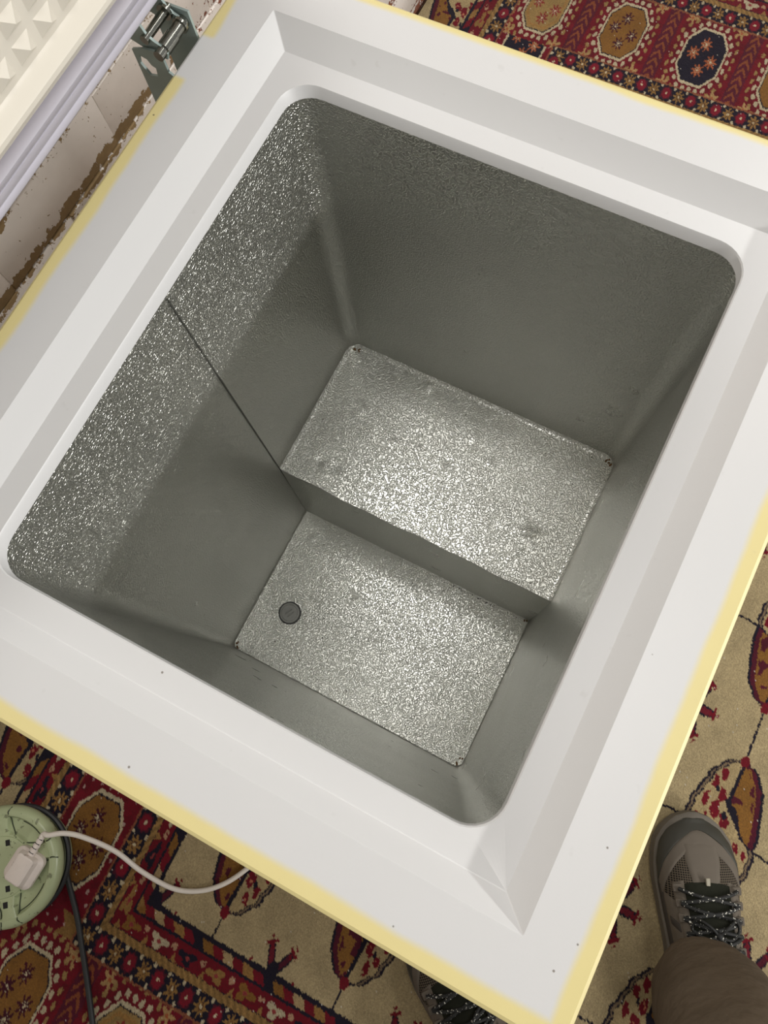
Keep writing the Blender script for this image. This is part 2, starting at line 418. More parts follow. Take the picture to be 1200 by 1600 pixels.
    mk = band & leaf; col[mk] = cyc[fi[mk]]
    put(band & (rr < .22), SR(150, 60, 60))
    fb = (al*0.5+.5) % 1.0-.5
    put(band & (np.hypot(fb/.10, (D+2.6)/.5) < 1) & (vnoise(X*3, Y*3, 9) > .3), SR(180, 140, 110))
    put(band & (np.abs(fb+.12) < .10*np.clip((D+1.9)/1.2, 0, 1)), OCHRE)
    # ---- braid
    put((D > -.72), NAVY)
    tw = np.sin(al*2*pi*2.2+D*4)
    bb = (D > -.60) & (D < .60)
    col[bb] = BRAID*(0.86+.22*tw[bb])[:, None]
    # ---- flower guard
    gd = D >= .60; put(gd, NAVY)
    b = (D-2.5)/1.9
    m2 = np.floor(al+.5).astype(np.int64) % 2; da = al-np.floor(al+.5)
    R1 = np.hypot(da/.42, b/.80); P1 = np.arctan2(b/.80, da/.42)
    gd = (D >= .6) & (D < 4.4)
    red = gd & (m2 == 0)
    put(red & (R1 < 1.0+.12*np.cos(8*P1)), MAROON); put(red & (R1 < .82), SR(128, 20, 40)); put(red & (R1 < .20), CREAM)
    gol = gd & (m2 == 1)
    put(gol & (R1 < .78+.30*np.cos(8*P1)), OCHRE); put(gol & (R1 < .18), CREAM); put(gol & (np.abs(R1-.34) < .06), SR(90, 60, 40))
    put(gd & (np.hypot((np.abs(da)-.5)/.10, (np.abs(b)-.82)/.20) < 1), CREAM*.9)
    put((D > 4.35) & (D < 4.75), SR(140, 84, 58))
    # ---- medallion panels
    pn = D >= 4.75
    st2 = X < -4.2; st3 = X > 179; st1 = ~(st2 | st3)
    cx = np.where(st2, -14.5, np.where(st3, 188.6, 9.3+24.2*np.round((X-9.3)/24.2)))
    k2 = np.where(st2, np.round((7.0-Y)/16.8), np.where(st3, np.round((8.6-Y)/16.6), np.round((X-9.3)/24.2))).astype(np.int64)
    cy = np.where(st2, 7.0-16.8*k2, np.where(st3, 8.6-16.6*k2, 8.9))
    lx = X-cx; ly = Y-cy
    typ = np.where(st2, np.array([1, 0, 2, 1])[k2 % 4], np.where(st3, np.array([0, 1, 2, 1])[k2 % 4], np.array([1, 2, 0])[k2 % 3]))
    # typ 0 camel, 1 gold, 2 navy
    put(pn, CRIM)
    put(pn & (vnoise(X*.7, Y*.9, 11) > .62), CRIM*.8)
    o = np.maximum(np.maximum(np.abs(lx)/6.9, np.abs(ly)/4.0), (np.abs(lx)/6.9+np.abs(ly)/4.0)/1.5)
    th = np.arctan2(ly/4.0, lx/6.9)
    sun = pn & ~st1
    # cell borders: maroon strip with orange chevrons
    cb = sun & (np.abs(ly) > 6.9)
    put(cb, MAROON*1.15)
    ch = np.abs(np.abs(ly)-8.3)*1.8+lx
    put(cb & ((ch/2.1) % 1.0 < .42) & (np.abs(np.abs(ly)-8.3) < 1.0), np.array(ORANGE)*.62)
    for rad, nn, ro, c in ((1.20, 24, .085, CREAM*.85), (1.45, 30, .075, CAMEL)):
        aa = (th/(2*pi)*nn+.25) % 1.0-.5
        put(sun & (np.abs(ly) < 6.9) & (np.hypot(aa/.30, (o-rad-.02*np.sin(th*7))/ro) < 1), c)
        
    for qx in (-1, 1):
        for qy in (-1, 1):
            ex = lx-qx*8.6; ey = ly-qy*5.1; er = np.hypot(ex/1.7, ey/1.25); ep = np.arctan2(ey/1.25, ex/1.7)
            put(sun & (er < .70+.35*np.cos(5*ep+qx)), SR(176, 140, 92)); put(sun & (er < .2), ORANGE)
    # strip 1: scattered light dashes and corner triangles
    hx = (X*.55) % 1.0-.5; hy = (Y*.62+np.floor(X*.55)*.5) % 1.0-.5
    rnd = vnoise(np.floor(X*.55)*7.3, np.floor(Y*.62)*5.1, 13)
    put(pn & st1 & (o > 1.06) & (np.hypot(hx/.16, hy/.13) < 1) & (rnd > .45), SR(180, 150, 140))
    put(pn & st1 & (np.abs(lx) > 10.3) & (np.abs(ly)+np.abs(np.abs(lx)-12.1)*.8 > 3.4), OCHRE*.85)
    put(pn & (o < 1.06), CREAM*.92)
    put(pn & (o < .97), NAVY)
    fill = np.stack([CAMEL, GOLD, NAVY*1.1]); mk = pn & (o < .93); col[mk] = fill[typ[mk]]
    put(pn & (typ == 0) & (np.abs(o-.80) < .05), OCHRE*1.2)
    fc = np.stack([SR(140, 50, 44), MAROON*.75, ORANGE])
    for fx, fy_, in ((3.3, .25), (-3.3, -.25), (.5, 1.95), (-.5, -1.95)):
        R = np.hypot((lx-fx)/1.75, (ly-fy_)/1.18); P = np.arctan2((ly-fy_)/1.18, (lx-fx)/1.75)
        mk = pn & (o < .9) & (R < .70+.34*np.cos(8*P)); col[mk] = fc[typ[mk]]
        put(pn & (o < .9) & (np.abs(np.cos(4*P)) < .35) & (R > .25) & (R < .5), CREAM*.75)
        put(pn & (o < .9) & (R < .16), CREAM)
    # wear, pile and lint
    w = 0.86+0.22*vnoise(X*.5, Y*.5, 21)+0.16*(vnoise(X*5, Y*5, 22)-.5)+rng.uniform(-.07, .07, n)
    col *= w[:, None]
    lint = rng.random(n) > .9993; col[lint] = SR(222, 214, 200)
    return np.clip(col, 0, 1)

def build_carpet():
    x0, x1, y0, y1 = -1.6, 2.3, -2.0, 0.772
    CELL = 0.06; nx = int((x1-x0)/CELL); ny = int((y1-y0)/CELL)
    cs, sn = math.cos(CA), math.sin(CA)
    V = []; F = []; base = 0
    for i in range(nx+1):
        for j in range(ny+1):
            ax, bx = x0+i*CELL, min(x0+(i+1)*CELL, x1); ay, by = y0+j*CELL, min(y0+(j+1)*CELL, y1)
            if bx-ax < 1e-4 or by-ay < 1e-4: continue
            mx, my = (ax+bx)/2, (ay+by)/2
            P = Vector((mx, my, FZ))-CAM
            u = 600+1129.39*P.dot(right)/P.dot(fwd); v = 800+1129.39*P.dot(down)/P.dot(fwd)
            infr = -70 < u < 1270 and -70 < v < 1670
            # what the freezer top hides
            tt = CAM.z/(CAM.z-FZ); hx, hy = CAM.x+P.x*tt, CAM.y+P.y*tt
            hid = 0.05 < hx < OL-0.05 and 0.05 < hy < OW-0.05
            under = 0.03 < mx < OL-0.03 and 0.03 < my < OW-0.03
            if under: stp = 0.02
            elif infr and not hid: stp = 0.0016
            elif -260 < u < 1460 and -260 < v < 1860: stp = 0.0045
            else: stp = 0.009
            kx = max(1, round((bx-ax)/stp)); ky = max(1, round((by-ay)/stp))
            gx, gy = np.meshgrid(np.linspace(ax, bx, kx+1), np.linspace(ay, by, ky+1), indexing='ij')
            V.append(np.stack([gx.ravel(), gy.ravel()], 1))
            a = (np.arange(kx)[:, None]*(ky+1)+np.arange(ky)[None, :]).ravel()+base
            F.append(np.stack([a, a+ky+1, a+ky+2, a+1], 1)); base += (kx+1)*(ky+1)
    V = np.concatenate(V); F = np.concatenate(F)
    d = (V-CB)*100; X = d[:, 0]*cs+d[:, 1]*sn; Y = -d[:, 0]*sn+d[:, 1]*cs
    colr = carpet_colour(X.copy(), Y.copy())
    me = bpy.data.meshes.new('rug')
    me.vertices.add(len(V)); me.loops.add(F.size); me.polygons.add(len(F))
    z = np.full(len(V), FZ)
    me.vertices.foreach_set('co', np.column_stack([V, z]).astype(np.float32).ravel())
    me.loops.foreach_set('vertex_index', F.astype(np.int32).ravel())
    me.polygons.foreach_set('loop_start', np.arange(0, F.size, 4, dtype=np.int32))
    me.update(calc_edges=True)
    at = me.color_attributes.new('yarn', 'FLOAT_COLOR', 'POINT')
    at.data.foreach_set('color', np.column_stack([colr, np.ones(len(V))]).astype(np.float32).ravel())
    # pile edge all round so that the rug has thickness
    b = bmesh.new()
    loft(b, [rrect(x0, x1, y0, y1, FZ, .002, 2), rrect(x0, x1, y0, y1, FZ-0.011, .002, 2)], False, True)
    m = bpy.data.materials.new('woven_wool'); m.use_nodes = True; g = G(m)
    ca = g.n('ShaderNodeVertexColor'); ca.layer_name = 'yarn'
    tc = g.n('ShaderNodeTexCoord'); nz = g.noise(tc.outputs['Object'], 420, 3, 0.7)
    g.put(g.b.inputs['Base Color'], g.mix(g.sm(nz, 0.3, 0.75, 0.35, 0.0), ca.outputs['Color'], (0.02, 0.015, 0.012, 1)))
    g.b.inputs['Roughness'].default_value = 0.95; g.b.inputs['Specular IOR Level'].default_value = 0.15
    g.b.inputs['Sheen Weight'].default_value = 0.08
    hh = g.m('ADD', nz, g.m('MULTIPLY', g.noise(tc.outputs['Object'], 90, 3), 0.8))
    g.put(g.b.inputs['Normal'], g.bump(hh, 0.8, 0.002))
    me.materials.append(m)
    o = link('rug', me, None)
    o['label'] = 'worn red, gold and beige oriental patterned rug covering the floor'; o['category'] = 'rug'
    bm_obj('rug_backing', b, mat('rug_edge_wool', lin(70, 24, 30), 0.95), o)
build_carpet()

# ------------------------------------------------------------------ chest freezer
fz = empty('chest_freezer', (0, 0, FZ), 'white chest freezer, open and empty, with stepped metal lining and yellowed rim', 'freezer')
def fpart(name, bm, m, parent=None, ang=35):
    """part modelled in world coordinates, hung on the freezer"""
    o = bm_obj(name, bm, m, parent or fz, ang)
    if parent is None: o.matrix_parent_inverse = Matrix.Translation((0, 0, -FZ))
    return o

ZD = -0.0160
# outer cabinet skin
bm = bmesh.new()
loft(bm, [rrect(.004, OL-.004, .004, OW-.004, -.026, .012), rrect(.004, OL-.004, .004, OW-.004, FZ+.022, .012),
          rrect(.03, OL-.03, .03, OW-.03, FZ+.018, .01)], False, True)
body = fpart('cabinet', bm, WHITE_METAL)
for sx in (.06, OL-.06):
    for sy in (.06, OW-.06):
        b2 = bmesh.new(); lathe(b2, [(.016, FZ), (.018, FZ+.004), (.018, FZ+.016), (.014, FZ+.02)], sx, sy, 16); fpart('foot', b2, DARKRUB)
# plastic rim frame
bm = bmesh.new()
n_ = 8
loops = [rrect(.006, OL-.006, .006, OW-.006, -.030, .012), rrect(.0, OL, .0, OW, -.028, .014), rrect(0, OL, 0, OW, -.0035, .014),
         rrect(.0008, OL-.0008, .0008, OW-.0008, -.0012, .0135), rrect(.003, OL-.003, .003, OW-.003, 0, .012),
         rrect(.0424, .5396, .0417, .4787, 0, .0012), rrect(.0429, .5391, .0422, .4782, -.0004, .0010),
         rrect(.0552, .5227, .0554, .4630, ZD+.0004, .0008), rrect(.0560, .5220, .0562, .4622, ZD, .0006),
         rrect(.0742, .5036, .0744, .4446, ZD, .0250), rrect(.0751, .5028, .0753, .4438, ZD-.0010, .0240),
         rrect(.0755, .4999, .0757, .4406, -.0245, .0225), rrect(.068, .506, .066, .447, -.0262, .024), rrect(.050, .52, .05, .46, -.0262, .02)]
loft(bm, loops)
rim = fpart('rim', bm, RIM, ang=22)
# inner liner: the tub
def L(x0, x1, y0, y1, z, r): return rrect(x0, x1, y0, y1, z, r, 10)
bm = bmesh.new()
loops = []
for t in (0, .02, .15, .3, .45, .6, .75, .9, 1):
    z = -.0245+t*(-.635+.0245); e = lambda a, b: a+(b-a)*t
    loops.append(L(e(.0690, .0646), e(.4999, .4976), e(.0670, .0575), e(.4406, .4348), z, e(.0225, .0115)))
loops += [L(.0650, .4972, .0579, .4344, -.6375, .0110), L(.0672, .4950, .0601, .4322, -.6393, .009)]
loft(bm, loops, False, True)
liner = fpart('metal_liner', bm, METAL, ang=50)
# compressor hump filling the right-hand half of the tub
def bumps(x, y, lst):
    return sum(h*math.exp(-(((x-a)*c+(y-b)*s_)**2/(rx*rx)+((y-b)*c-(x-a)*s_)**2/(ry*ry)))
               for a, b, h, rx, ry, c, s_ in lst)
D1 = [(a, b, h, rx, ry, math.cos(an), math.sin(an)) for a, b, h, rx, ry, an in (
    (.484, .315, .0022, .006, .005, 0), (.4186, .378, .0026, .0035, .003, 0), (.425, .385, .0012, .003, .003, 0), (.3641, .1201, .0032, .012, .004, 1.9), (.372, .124, .001, .004, .004, 0),
    (.3322, .3953, -.0016, .008, .005, 0), (.335, .372, -.0016, .006, .004, 0), (.3417, .2987, -.0014, .004, .004, 0), (.345, .296, .0012, .003, .003, 0), (.4257, .2008, .0014, .005, .003, 0),
    (.3968, .3223, .0016, .003, .003, 0), (.4042, .2485, -.0012, .005, .004, 0), (.41, .30, -.0003, .02, .015, 0), (.447, .232, .0010, .004, .002, 0))]
hump_bm = bmesh.new()
NX, NY = 64, 110; hx0, hx1, hy0, hy1, hz = .2994, .4945, .0640, .4330, -.4344
grid = []
for i in range(NX+1):
    row = []
    for j in range(NY+1):
        x = hx0+(hx1-hx0)*i/NX; y = hy0+(hy1-hy0)*j/NY
        wob = .0006*math.sin(y*38)*math.exp(-(x-hx0)/.004) if i < 3 else 0
        row.append(hump_bm.verts.new((x+(.0012*math.sin(y*27+1)*math.sin(y*61) if i == 0 else 0), y, hz+bumps(x, y, D1)-wob)))
    grid.append(row)
for i in range(NX):
    for j in range(NY): hump_bm.faces.new((grid[i][j], grid[i+1][j], grid[i+1][j+1], grid[i][j+1]))
# upturned cove along three sides, step face along the fourth
def cove(v, dx, dy): return hump_bm.verts.new((v.co.x+dx, v.co.y+dy, hz+.0028))
pr = None
for j in range(NY+1):
    c = cove(grid[NX][j], .0042, 0)
    if pr: hump_bm.faces.new((grid[NX][j-1], pr, c, grid[NX][j]))
    pr = c
for jj, dy in ((0, -.0042), (NY, .0042)):
    pr = None
    for i in range(NX+1):
        c = cove(grid[i][jj], 0, dy)
        if pr: hump_bm.faces.new((grid[i-1][jj], grid[i][jj], c, pr))
        pr = c
hump = fpart('hump_top', hump_bm, METAL, liner, ang=60)
st = bmesh.new(); prev = None
for j in range(NY+1):
    y = .0585+(.4350-.0585)*j/NY
    k = int(j); yy = hy0+(hy1-hy0)*j/NY
    a = st.verts.new((.2994+.0012*math.sin(yy*27+1)*math.sin(yy*61), y, hz-.0003)); b = st.verts.new((.2985, y, -.52)); c = st.verts.new((.2982, y, -.6395))
    if prev: st.faces.new((prev[0], a, b, prev[1])); st.faces.new((prev[1], b, c, prev[2]))
    prev = (a, b, c)
fpart('step_face', st, METAL, liner, ang=60)
# dented panel laid on the tub floor
D2 = [(a, b, h, rx, ry, math.cos(an), math.sin(an)) for a, b, h, rx, ry, an in (
    (.2626, .4054, .002, .004, .004, 0), (.2108, .3065, -.0018, .005, .002, .5), (.1897, .1791, -.0014, .006, .002, .8), (.15, .28, -.0003, .03, .02, 0), (.12, .15, .0003, .02, .03, 0))]
fb = bmesh.new(); grid = []
for i in range(81):
    row = []
    for j in range(101):
        x = .0655+(.2985-.0655)*i/80; y = .0585+(.4338-.0585)*j/100
        row.append(fb.verts.new((x, y, -.6386+bumps(x, y, D2))))
    grid.append(row)
for i in range(80):
    for j in range(100):
        fb.faces.new((grid[i][j], grid[i+1][j], grid[i+1][j+1], grid[i][j+1]))
fpart('floor_panel', fb, METAL, liner, ang=60)
# overlapping sheet edge down the rear wall
sb = bmesh.new(); loft(sb, [[(.2981, .4404, -.026), (.2981, .4394, -.026), (.2993, .4394, -.026), (.2993, .4404, -.026)],
                            [(.2993, .4350, -.638), (.2993, .4340, -.638), (.3005, .4340, -.638), (.3005, .4350, -.638)]], True, True)
fpart('sheet_seam', sb, SEAM, liner)
# drain plug with its finger grip
dp = bmesh.new(); lathe(dp, [(.0155, -.6390), (.0155, -.6365), (.0147, -.6352), (.0125, -.6350), (.0118, -.6358), (.0001, -.6358)], .1478, .3801, 40)
plug = fpart('drain_plug', dp, PLUGGREY); plug['label'] = 'round grey drain plug in the lower floor'
for k in (-1, 1):
    gp = bmesh.new(); box(gp, -.006, .006, -.0009, .0009, -.0003, .0014, .0005, 1)
    bmesh.ops.rotate(gp, verts=gp.verts[:], cent=(0, 0, 0), matrix=Matrix.Rotation(math.radians(155), 3, 'Z'))
    bmesh.ops.translate(gp, verts=gp.verts[:], vec=(.1478+k*.0011, .3801+k*.0022, -.6358))
    fpart('grip_ridge', gp, PLUGGREY, plug)
dr = bmesh.new(); lathe(dr, [(.0170, -.6386), (.0170, -.6374), (.0155, -.6374), (.0155, -.6386)], .1478, .3801, 40); fpart('plug_gasket', dr, DARKRUB, plug)
# crumbs of dirt lying in the bottom
cr = bmesh.new(); rb = bmesh.new()
def crumb(b, x, y, z, s):
    r = bmesh.ops.create_icosphere(b, subdivisions=1, radius=s)
    for v in r['verts']: v.co = Vector((v.co.x*random.uniform(.6, 1.5), v.co.y*random.uniform(.6, 1.5), v.co.z*.5))+Vector((x, y, z+s*.3))
for k in range(70): crumb(cr, random.uniform(.075, .29), random.uniform(.07, .42), -.6384, random.choice((.0005, .0006, .0009)))
for k in range(26): crumb(cr, random.gauss(.15, .04), random.gauss(.14, .03), -.6384, .0007)
for k in range(22): crumb(cr, .2955-random.random()*.003, random.uniform(.07, .2), -.6384, .0008)
for k in range(24): crumb(cr, random.uniform(.305, .49), random.uniform(.07, .43), hz, random.choice((.0005, .0008)))
for (x, y, z) in ((.489, .428, hz), (.491, .421, hz), (.492, .070, hz), (.489, .066, hz), (.071, .066, -.638), (.069, .425, -.638), (.074, .429, -.638), (.296, .063, -.638), (.08, .063, -.638)):
    for q in range(3): crumb(rb, x+random.uniform(-.002, .002), y+random.uniform(-.002, .002), z, .0014)
o = fpart('dirt_crumbs', cr, CRUMB, liner); o['kind'] = 'stuff'
o = fpart('rust_spots', rb, RUST, liner); o['kind'] = 'stuff'

# ---- lid, standing open behind the tub
lid_b = bmesh.new()
LY, LZ0, LZ1 = .5305, .0385, .5600      # face plane, bottom and top edge
def lrect(x0, x1, z0, z1, y, r, n=6):
    return [(p[0], y, p[1]) for p in rrect(x0, x1, z0, z1, 0, r, n)]
loft(lid_b, [lrect(.03, OL-.03, LZ0+.03, LZ1-.03, LY+.006, .008), lrect(.0035, OL-.0035, LZ0+.0035, LZ1-.0035, LY+.006, .010), lrect(.001, OL-.001, LZ0+.001, LZ1-.001, LY+.0055, .011), lrect(0, OL, LZ0, LZ1, LY+.008, .012),
             lrect(0, OL, LZ0, LZ1, LY+.046, .012), lrect(.006, OL-.006, LZ0+.006, LZ1-.006, LY+.052, .01)], False, True)
LT = math.radians(3)                     # leans a little over the tub
def tilt(bm):
    bmesh.ops.rotate(bm, verts=bm.verts[:], cent=(0, LY, LZ0), matrix=Matrix.Rotation(LT, 3, 'X'))
tilt(lid_b)
lid = fpart('lid', lid_b, WHITE_METAL); lid['label'] = 'open white lid with cream quilted inner face and pale gasket'
gk = bmesh.new(); gl = []
for ins, dep in ((.0010, .006), (.0014, -.0006), (.0035, -.0020), (.0085, -.0022), (.0092, -.0010), (.0100, -.0022), (.0165, -.0028), (.0173, -.0012), (.0182, -.0032), (.0235, -.0046), (.0258, -.0012), (.0270, .006)):
    gl.append(lrect(ins, OL-ins, LZ0+ins, LZ1-ins, LY+dep, .010))
loft(gk, gl)
tilt(gk)
o = fpart('gasket', gk, GASKET, lid, ang=60); o['label'] = 'pale lavender ribbed rubber gasket'
pad = bmesh.new(); pl = []
for ins, dep in ((.0290, .006), (.0297, .0000), (.0340, -.0045), (.0400, -.0095), (.0440, -.0115), (.0470, -.0112), (.0500, -.0085), (.0530, -.0045), (.0555, -.0030)):
    pl.append(lrect(ins, OL-ins, LZ0+ins, LZ1-ins, LY+dep, .030))
loft(pad, pl)
i_ = .0555; zf = LY-.0030
loft(pad, [lrect(i_, OL-i_, LZ0+i_, LZ1-i_, zf, .030)], True)
pitch, pitch_z = .0226, .0178
hb, hbz, pyr_h = pitch*.38, pitch_z*.38, .0050
for i in range(-20, 21):
    for j in range(24):
        cx = .3580+pitch*i; cz = LZ0+.0660+pitch_z*j
        if not (.072 < cx < OL-.072) or not (LZ0+.0640 < cz < LZ1-.070): continue
        q = [pad.verts.new((cx+a*hb, zf+.0003, cz+b*hbz)) for a, b in ((-1, -1), (1, -1), (1, 1), (-1, 1))]
        t = pad.verts.new((cx, zf-pyr_h, cz))
        for a in range(4): pad.faces.new((q[a], q[(a+1) % 4], t))
tilt(pad)
o = fpart('quilted_panel', pad, LINER_CREAM, lid, ang=25); o['label'] = 'cream inner panel with rows of small pyramids'

# ---- hinge
hg = empty('hinge', (0, 0, 0)); hg.parent = fz; hg.matrix_parent_inverse = Matrix.Translation((0, 0, -FZ))
def hpart(name, bm, m, ang=35): return bm_obj(name, bm, m, hg, ang)
def holed(bm, poly, hole, x0, x1):
    """plate in the y,z plane with one hole"""
    n = len(poly); cy = sum(p[0] for p in hole)/len(hole); cz = sum(p[1] for p in hole)/len(hole)
    def ray(P, a):
        best = None
        for i in range(len(P)):
            (ax, ay), (bx, by) = P[i], P[(i+1) % len(P)]
            dx, dy = math.cos(a), math.sin(a); ex, ey = bx-ax, by-ay
            den = dx*ey-dy*ex
            if abs(den) < 1e-12: continue
            t = ((ax-cy)*ey-(ay-cz)*ex)/den; u = ((ax-cy)*dy-(ay-cz)*dx)/den
            if t > 0 and -1e-6 <= u <= 1+1e-6 and (best is None or t < best): best = t
        return (cy+best*math.cos(a), cz+best*math.sin(a))
    A = sorted([math.atan2(z-cz, y-cy) for y, z in list(poly)+list(hole)]+[k*pi/10 for k in range(-9, 11)])
    A = [a for i, a in enumerate(A) if i == 0 or a-A[i-1] > 1e-4]
    outer = [ray(poly, a) for a in A]; inner = [ray(hole, a) for a in A]
    f0 = [(x0, *p) for p in outer]; f1 = [(x1, *p) for p in outer]; g0 = [(x0, *p) for p in inner]; g1 = [(x1, *p) for p in inner]
    loft(bm, [g0, f0, f1, g1, g0])
    bmesh.ops.remove_doubles(bm, verts=bm.verts[:], dist=1e-7)
b = bmesh.new(); holed(b, [(.5215, -.12), (.5585, -.12), (.558, .004), (.546, .0085), (.534, .0105), (.529, .008), (.5285, -.006), (.5215, -.010)],
                       [(.5555, -.008), (.5530, .0005), (.5465, -.0010), (.5440, -.0055), (.5405, -.0068), (.5420, -.0150), (.5500, -.0170)], .4590, .4610)
hpart('hinge_plate', b, ZINC)
b = bmesh.new(); prism(b, [(.5215, -.12), (.5590, -.12), (.5590, .004), (.545, .0185), (.5235, .0185), (.5225, -.0), (.5215, -.01)], .4945, .4965); hpart('hinge_plate', b, ZINC)
b = bmesh.new(); prism(b, [(.5205, -.12), (.5225, -.12), (.5225, -.030), (.5205, -.030)], .452, .504); hpart('back_plate', b, ZINC)
for x in (.4625, .4910):
    b = bmesh.new(); prism(b, [(.575, .052), (.545, .052), (.5435, .027), (.5400, .0190), (.5350, .0155), (.5290, .0135), (.5255, .0085), (.5275, .0030), (.536, .0035), (.548, .006), (.560, .010), (.575, .020)], x, x+.002)
    hpart('lid_arm', b, ZINC)
b = bmesh.new(); tube(b, [(.4600, .5415, .0165), (.4950, .5415, .0165)], .0036, 16); o = hpart('hinge_pin', b, CHROME)
b = bmesh.new(); tube(b, [(.4570, .5300, .0095), (.4640, .5300, .0095), (.4641, .5300, .0095), (.478, .5300, .0095), (.4781, .5300, .0095), (.4955, .5300, .0095)], [.0042, .0042, .0056, .0056, .0048, .0048], 18); hpart('hinge_pin', b, CHROME)
for xx, yy, zz in ((.4900, .5415, .0165), (.4900, .5300, .0095)):
    b = bmesh.new(); tube(b, [(xx-.0018, yy, zz), (xx+.0006, yy, zz)], .0062, 18); hpart('pin_collar', b, CHROME)
# ------------------------------------------------------------------ cable reel
RC = Vector((-.3730, .5925, 0))
RS = .875
reel = empty('cable_reel', (RC.x, RC.y, FZ), 'round pale green cable reel with sockets lying on the rug', 'cable reel')
def rp(name, bm, m, parent=None, ang=35): return bm_obj(name, bm, m, parent or reel, ang)
b = bmesh.new(); lathe(b, [(.050, .004), (.072, .004), (.0755, .010), (.0755, .016), (.072, .020), (.050, .020)], seg=64); rp('base_flange', b, GREEN)
b = bmesh.new(); lathe(b, [(.050, .018), (.050, .064)], seg=48); rp('hub', b, BLACK)
b = bmesh.new()
for k in range(3): tube(b, [((.057+.005*(k % 2))*math.cos(a*2*pi/60), (.057+.005*(k % 2))*math.sin(a*2*pi/60), .026+.010*k) for a in range(61)], .0045, 8)
tube(b, [(.0795*math.cos(math.radians(a)), .0795*math.sin(math.radians(a)), .030) for a in range(-150, 60, 5)], .0042, 8)
rp('wound_cable', b, CABLE_BLACK)
top = [(r*RS, z) for r, z in [(.088, .048), (.0945, .051), (.0975, .056), (.0985, .062), (.0968, .069), (.0925, .0735), (.0870, .0752), (.0820, .0745), (.0795, .0715), (.0785, .0680), (.0770, .0672), (.0560, .0672), (.0540, .0685), (.0530, .0710), (.0515, .0722), (.0001, .0722)]]
b = bmesh.new(); lathe(b, top, seg=72); rp('socket_face', b, GREEN)
def polar(r, a, z): a = math.radians(a); r *= RS; return (r*math.cos(a), r*math.sin(a), z)
# world direction of image angles is rotated: build the spokes straight in world angles
for k, wa in enumerate((36, -42, -136, 140)):
    b = bmesh.new(); pts = []
    prof = []
    for r, hwid, z in ((.050, 15, .0726), (.058, 11, .0735), (.066, 9, .0740), (.074, 8.5, .0742), (.083, 9, .0756)):
        prof.append([polar(r, wa-hwid-2.0, .0665), polar(r, wa-hwid, z-.001), polar(r, wa-hwid+1.5, z), polar(r, wa+hwid-1.5, z), polar(r, wa+hwid, z-.001), polar(r, wa+hwid+2.0, .0665)])
    loft(b, prof, True, True, closed=False); rp('spoke', b, GREEN)
    for s_ in (-1, 1):
        b = bmesh.new(); tube(b, catmull([polar(.0955, wa+s_*11, .0702), polar(.087, wa+s_*9.0, .0754), polar(.079, wa+s_*11.5, .0705), polar(.068, wa+s_*14, .0674), polar(.056, wa+s_*22, .0680), polar(.050, wa+s_*30, .0722)], 4), .0010, 6)
        rp('joint_line', b, GREEN_D)
for wa in (0, 90, 180, 270):
    b = bmesh.new(); tube(b, [polar(.0765, a, .0674) for a in range(wa+54-90, wa+54-90+46, 4)], .0008, 6); rp('groove', b, GREEN_D)
# raised plate on top, with its four sockets
b = bmesh.new(); lathe(b, [(.043, .0720), (.0425, .0736), (.041, .0742), (.0001, .0742)], seg=60); rp('raised_plate', b, GREEN)
def world_pt(u, v, z): return floor_pt(u, v, z)
for (u, v) in ((12, 1317), (8, 1415), (12, 1389), (-30, 1340), (-35, 1400), (-52, 1365)):
    p = world_pt(u, v, FZ+.0745)-Vector((RC.x, RC.y, FZ))
    b = bmesh.new(); box(b, -.0042, .0042, -.0034, .0034, -.0015, .0005, .0004, 1)
    bmesh.ops.rotate(b, verts=b.verts[:], cent=(0, 0, 0), matrix=Matrix.Rotation(math.radians(40), 3, 'Z'))
    bmesh.ops.translate(b, verts=b.verts[:], vec=(p.x, p.y, .0742)); rp('socket_slot', b, BLACK)
b = bmesh.new(); z = .0042
path = [world_pt(100, 1345, FZ+.0045), world_pt(106, 1375, FZ+.0045), world_pt(120, 1430, FZ+.0045), world_pt(128, 1480, FZ+.0045), world_pt(135, 1525, FZ+.0045), world_pt(141, 1570, FZ+.0045), world_pt(147, 1625, FZ+.0045), world_pt(150, 1700, FZ+.0045), world_pt(140, 1800, FZ+.0045)]
path = [Vector((-.334, .566, FZ+.026))]+[Vector((-.332, .556, FZ+.016))]+path
tube(b, [p-Vector((RC.x, RC.y, FZ)) for p in catmull(path, 8)], .0043, 10); o = rp('supply_cable', b, CABLE_BLACK)

# ------------------------------------------------------------------ mains cord of the freezer, plugged into the reel
PC = world_pt(34, 1356, FZ+.090)
cord = empty('power_cord', PC, 'off-white mains cord with plug in the green reel, trailing to the freezer', 'cord')
tail = world_pt(60, 1312, FZ+.094)
ang_p = math.atan2(tail.y-PC.y, tail.x-PC.x)
def cpart(name, bm, m, ang=35):
    return bm_obj(name, bm, m, cord, ang)
rot = Matrix.Rotation(ang_p, 3, 'Z')
bm = bmesh.new()
def psec(x0, x1, w, z, r): return rrect(x0, x1, -w, w, z, r, 6)
zb = FZ+.0745-PC.z
loft(bm, [psec(-.026, .0235, .0232, zb, .010), psec(-.027, .0240, .0242, zb+.004, .011), psec(-.0265, .0235, .0238, zb+.009, .011), psec(-.0235, .0205, .0205, zb+.0125, .010),
          psec(-.0230, .0205, .0165, zb+.014, .006), psec(-.0215, .0185, .0135, zb+.0225, .005), psec(-.0195, .0160, .0110, zb+.0240, .004)], True, True)
bmesh.ops.rotate(bm, verts=bm.verts[:], cent=(0, 0, 0), matrix=rot); cpart('plug', bm, PLUG_WHITE, 30)
dirv = rot @ Vector((1, 0, 0))
bm = bmesh.new(); pts = [dirv*(.020+.0035*k)+Vector((0, 0, zb+.012)) for k in range(9)]
